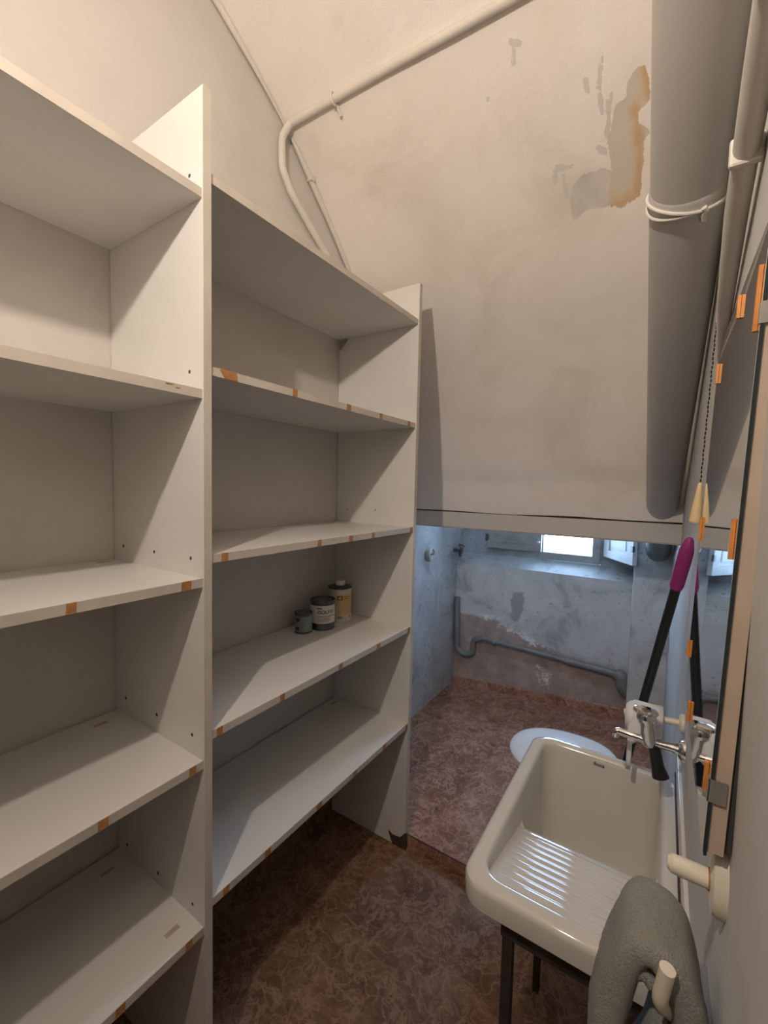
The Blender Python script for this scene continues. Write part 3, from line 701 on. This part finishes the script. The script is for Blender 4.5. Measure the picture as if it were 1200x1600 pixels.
# sealing strip on the wall behind the sink
MB().box((1.2175, .66, ZK-.02), (XW, 1.235, ZK+.05), .001).build('splash_strip', M['caulk'], SK)
MB().box((1.2150, .66, ZK-.001), (1.2178, 1.235, ZK+.0012)).build('joint', M['chip'], SK)
# stand
RZ0, RZ1 = .631, .652
ST = thing('sink_stand', 'dark steel stand with square legs under the laundry sink', 'stand', (1.05, .95, ZF))
for x, y in ((.973, .712), (1.205, .712), (.924, 1.2135), (1.195, 1.2135)):
    MB().box((x-.009, y-.009, ZF), (x+.009, y+.009, .671), .0015).build('leg', M['steel'], ST)
MB().box((.962, .700, RZ0), (1.2145, .720, RZ1), .001).build('rail', M['steel'], ST)
MB().box((.912, 1.2045, RZ0), (1.205, 1.2225, RZ1), .001).build('rail', M['steel'], ST)
MB().box((.900, .82, RZ0), (.914, 1.2225, RZ1), .001).build('rail', M['steel'], ST)

# ================================================================ TAP
F = thing('wall_tap', 'chrome lever tap with black outlet tube above the sink', 'tap', (XW, 1.08, .86))
MB().tube([(XW, 1.085, .854), (1.212, 1.084, .855), (1.20, 1.083, .856), (1.16, 1.08, .857), (1.10, 1.076, .862), (1.095, 1.075, .8625)], [.013, .013, .0088, .0086, .0078, .005], 16).build('spout_bar', M['chrome'], F, smooth=True)
MB().tube(bend_path([(1.108, 1.077, .861), (1.095, 1.075, .862), (1.095, 1.075, .848)], .01), .0072, 14).build('nozzle', M['chrome'], F, smooth=True)
MB().lathe((XW, 1.085, .854), [(0, .012), (.015, .012), (.021, .006), (.022, 0)], (-1, 0, 0), 24).build('wall_flange', M['chrome'], F, smooth=True)
MB().lathe((1.160, 1.081, .850), [(.011, -.004), (.014, .0), (.015, .02), (.0155, .045), (.019, .050), (.0195, .060), (.016, .070), (.009, .075), (0, .076)], (-.14, 0.05, 1), 28).build('body', M['chrome'], F, smooth=True)
MB().loops([rrect(1.128, 1.172, 1.066, 1.092, .012, .918), rrect(1.126, 1.174, 1.064, 1.094, .012, .922), rrect(1.128, 1.171, 1.066, 1.092, .012, .927), rrect(1.138, 1.163, 1.072, 1.086, .006, .930)], True, True).build('lever', M['chrome'], F, smooth=True)
MB().tube([(1.168, 1.081, .852), (1.177, 1.079, .81), (1.184, 1.077, .787)], [.0115, .0125, .0165], 20).build('outlet_tube', M['blackm'], F, smooth=True)

# ================================================================ PAPER ROLL ON HOLDER
RY, RZ, RR = 1.168, .864, .036
TH_ = thing('paper_holder', 'cream wall bracket of the toilet paper holder beyond the tap', 'holder', (XW, RY, RZ))
MB().lathe((XW, RY, RZ+.012), [(.0, .010), (.016, .010), (.021, .006), (.021, 0)], (-1, 0, 0), 20).build('wall_plate', M['cream'], TH_, smooth=True)
MB().tube([(XW-.008, RY, RZ+.012), (1.105, RY, RZ+.004)], .0075, 14).build('rod', M['cream'], TH_, smooth=True)
PR = thing('paper_roll', 'white toilet paper roll with hanging sheet on the wall holder', 'paper roll', (1.145, RY, RZ))
L = []
for x, r_ in ((1.108, .016), (1.108, .020), (1.110, .026), (1.116, .032), (1.126, RR), (1.180, RR), (1.184, RR-.003), (1.184, .016), (1.108, .016)):
    L.append([(x, RY+r_*math.cos(2*math.pi*k/40), RZ+r_*math.sin(2*math.pi*k/40)) for k in range(40)])
MB().loops(L).build('roll', M['paper'], PR, smooth=True)
sh = [(RY+(RR+.0012)*math.cos(a), RZ+(RR+.0012)*math.sin(a)) for a in [math.pi*.30+math.pi*.66*k/14 for k in range(15)]] + [(RY-.038, RZ-.01), (RY-.0395, RZ-.05), (RY-.038, RZ-.09), (RY-.036, RZ-.115)]
def tear(z): return 1.183 if z > RZ+.012 else max(1.126, 1.183-.9*(RZ+.012-z))
mb = MB(); mb.loops([[(1.124 if z > RZ-.01 else 1.116, y, z) for y, z in sh], [((1.120+tear(z))/2, y-.001, z) for y, z in sh], [(tear(z), y, z) for y, z in sh]], closed=False)
o = mb.build('hanging_sheet', M['paper'], PR, smooth='all'); md = o.modifiers.new('thick', 'SOLIDIFY'); md.thickness = .0012

# ================================================================ MOP HANDLE
top = Vector((1.2105, 1.125, 1.304)); foot = Vector((1.005, 1.475, zalc(1.005, 1.475)+.002))
ax = (top-foot).normalized(); Lh = (top-foot).length
MO = thing('broom', 'black pole with purple grip leaning in the corner behind the sink', 'broom', tuple(foot))
MB().tube([foot+ax*.06, top-ax*.10], .0103, 18).build('pole', M['blackm'], MO, smooth=True)
MB().tube([top-ax*.125, top-ax*.115, top-ax*.05, top-ax*.03, top-ax*.006, top], [.0118, .0140, .0144, .0140, .0085, .005], 18).build('grip', M['purple'], MO, smooth=True)
MB().tube([foot+ax*.05, foot+ax*.10], [.02, .014], 16).build('socket', M['blackm'], MO, smooth=True)
mb = MB(); mb.box(foot+Vector((-.03, -.02, .03)), foot+Vector((.10, .02, .06)), .006); mb.build('head', M['blackm'], MO)
mb = MB(); mb.box(foot+Vector((-.028, -.018, 0)), foot+Vector((.098, .018, .031)), .004); mb.build('bristles', M['purple'], MO)

# ================================================================ MIRROR
MY0, MY1, MZ0, MZ1 = .452, .83, 1.088, 1.62
def mx(z, off=0.0): return 1.2035 + .028*(z-1.095) + off
def slab(mb, y0, y1, z0, z1, o0, o1):
    v = [(mx(z, o), y, z) for z in (z0, z1) for y in (y0, y1) for o in (o0, o1)]
    mb.loops([[v[0], v[1], v[3], v[2]], [v[4], v[5], v[7], v[6]]], True, True); return mb
MI = thing('mirror', 'rectangular wall mirror on a beige backing board, leaning at the right wall', 'mirror', (1.21, .64, MZ0))
slab(MB(), MY0, MY1, MZ0, MZ1, 0.0, .0004).build('glass', M['mirror'], MI)
slab(MB(), MY0-.0012, MY1+.001, MZ0-.001, MZ1+.001, .0006, .0030).build('glass_edge', M['glassedge'], MI)
slab(MB(), MY0+.001, MY1-.001, MZ0+.002, MZ1-.002, .0032, .0145).build('backing_board', M['board'], MI)
slab(MB(), MY0+.005, MY1-.004, MZ0+.004, MZ1-.004, .0147, .0195).build('gap_shade', M['hole'], MI)  # dark slab standing in for the shade in the gap behind the board
mb = MB(); slab(mb, MY0-.0016, MY0-.0002, 1.136, 1.156, -.0006, .012); slab(mb, MY0-.0016, MY0+.006, 1.136, 1.156, -.0012, 0.0)
mb.build('clip', M['clipm'], MI)
mb = MB(); slab(mb, MY0-.0016, MY0+.004, 1.535, 1.552, -.0010, .006); mb.build('clip', M['clipm'], MI)
for y, z, hz in ((.462, 1.558, .026), (.462, 1.362, .017), (.466, 1.150, .013), (.60, 1.600, .012), (.80, 1.575, .014), (.822, 1.345, .018), (.822, 1.155, .013), (.70, 1.105, .014)):
    slab(MB(), y-.0025, y+.0025, z-hz, z+hz, -.0032, -.0002).build('orange_tab', M['orange'], MI)
# ================================================================ WALL PEGS AND TOWEL
H1 = thing('wall_peg', 'bare cream ceramic peg on an oval plate below the mirror', 'hook', (XW, .475, 1.05), 'wall pegs')
L = []
for x, k in ((XW, 1.0), (XW-.006, 1.0), (XW-.010, .9), (XW-.012, .6)):
    L.append([(x, .475+.018*k*math.cos(2*math.pi*q/28), 1.05+.032*k*math.sin(2*math.pi*q/28)) for q in range(28)])
MB().loops(L, True, True).build('plate', M['cream'], H1, smooth=True)
MB().tube([(XW-.010, .475, 1.05), (1.190, .473, 1.052), (1.183, .472, 1.053), (1.180, .472, 1.053)], [.0085, .0085, .008, .005], 18).build('peg', M['cream'], H1, smooth=True)
MB().tube([(XW-.0118, .475, 1.05), (XW-.0132, .475, 1.05)], .0095, 18).build('rust_ring', M['glue'], H1, smooth=True)
H2 = thing('wall_peg', 'cream peg poking up through the folds of the grey towel', 'hook', (XW, .46, .95), 'wall pegs')
MB().tube(bend_path([(XW, .490, .885), (1.198, .475, .900), (1.1785, .426, .958), (1.183, .4225, .995)], .010), .0062, 16).build('peg', M['cream'], H2, smooth=True)

TW = thing('towel', 'thick grey-green terry towel hanging folded on the lower wall peg', 'towel', (1.165, .43, .80))
def towel_strip(path, y0, y1, th, name, seed, hole=None):
    """thick cloth: path in XZ swept along Y, rounded rims"""
    P = smooth_path([(x, 0, z) for x, z in path], 8); n = len(P); L = []
    sec = []
    m = 10
    for k in range(m+1):      # front rim half circle then back rim
        a = math.pi/2 + math.pi*k/m; sec.append((y0+th/2+math.cos(a)*th/2, math.sin(a)*th/2))
    for k in range(1, 8): sec.append((y0+th/2+(y1-y0-th)*k/8, -th/2))
    for k in range(m+1):
        a = -math.pi/2 + math.pi*k/m; sec.append((y1-th/2+math.cos(a)*th/2, math.sin(a)*th/2))
    for k in range(1, 8): sec.append((y1-th/2-(y1-y0-th)*k/8, th/2))
    for i in range(n):
        t = (P[min(n-1, i+1)]-P[max(0, i-1)]).normalized(); nn = Vector((-t.z, 0, t.x))
        ring = []
        for y, o in sec:
            p = P[i] + nn*o + Vector((0, y, 0))
            q = noise.noise((p.x*28+seed, p.y*22, p.z*16)); q2 = noise.noise((p.x*150, p.y*150+seed, p.z*150))
            ring.append(p + nn*(q*.0050+q2*.0010) + Vector((0, q*.004, 0)))
        L.append(ring)
    MB().loops(L, True, True).build(name, M['towel'], TW, smooth='all')
towel_strip([(1.128, .60), (1.132, .80), (1.138, .885), (1.147, .945), (1.160, .980), (1.177, .985), (1.193, .966), (1.203, .92), (1.2075, .85), (1.2085, .60)], .430, .515, .028, 'outer_fold', 1.3)
towel_strip([(1.152, .60), (1.158, .79), (1.164, .84), (1.174, .885), (1.183, .908), (1.189, .88), (1.190, .80), (1.190, .60)], .424, .490, .0125, 'inner_fold', 6.1)
towel_strip([(1.160, .958), (1.167, .962), (1.174, .957)], .434, .500, .016, 'tucked_roll', 9.4)

# ================================================================ LAMP (above and behind the camera)
LB = thing('pendant_lamp', 'bare bulb socket hanging on a cord from the ceiling', 'lamp', (LAMP_P[0], LAMP_P[1], 3.0))
MB().tube([(LAMP_P[0], LAMP_P[1], 3.06), (LAMP_P[0], LAMP_P[1], LAMP_P[2]+.09)], .003, 8).build('cord', M['cream'], LB)
MB().lathe((LAMP_P[0], LAMP_P[1], LAMP_P[2]+.045), [(0, .05), (.012, .05), (.019, .035), (.019, 0), (0, 0)], seg=20).build('socket', M['blackm'], LB, smooth=True)
ld = bpy.data.lights.new('lamp_bulb', 'POINT'); ld.energy = LAMP_W*0.45; ld.color = LAMP_C; ld.shadow_soft_size = 0.022
lo_ = bpy.data.objects.new('lamp_bulb', ld); COL.objects.link(lo_); lo_.location = LAMP_P
# the LED bulb faces down the room: the forward half of its light
sd = bpy.data.lights.new('lamp_bulb_front', 'SPOT'); sd.energy = LAMP_W*0.55; sd.color = LAMP_C; sd.shadow_soft_size = 0.022
sd.spot_size = math.radians(176); sd.spot_blend = 1.0
so = bpy.data.objects.new('lamp_bulb_front', sd); COL.objects.link(so); so.location = LAMP_P
so.rotation_euler = Vector((-0.10, 1.0, 0.06)).to_track_quat('-Z', 'Y').to_euler()
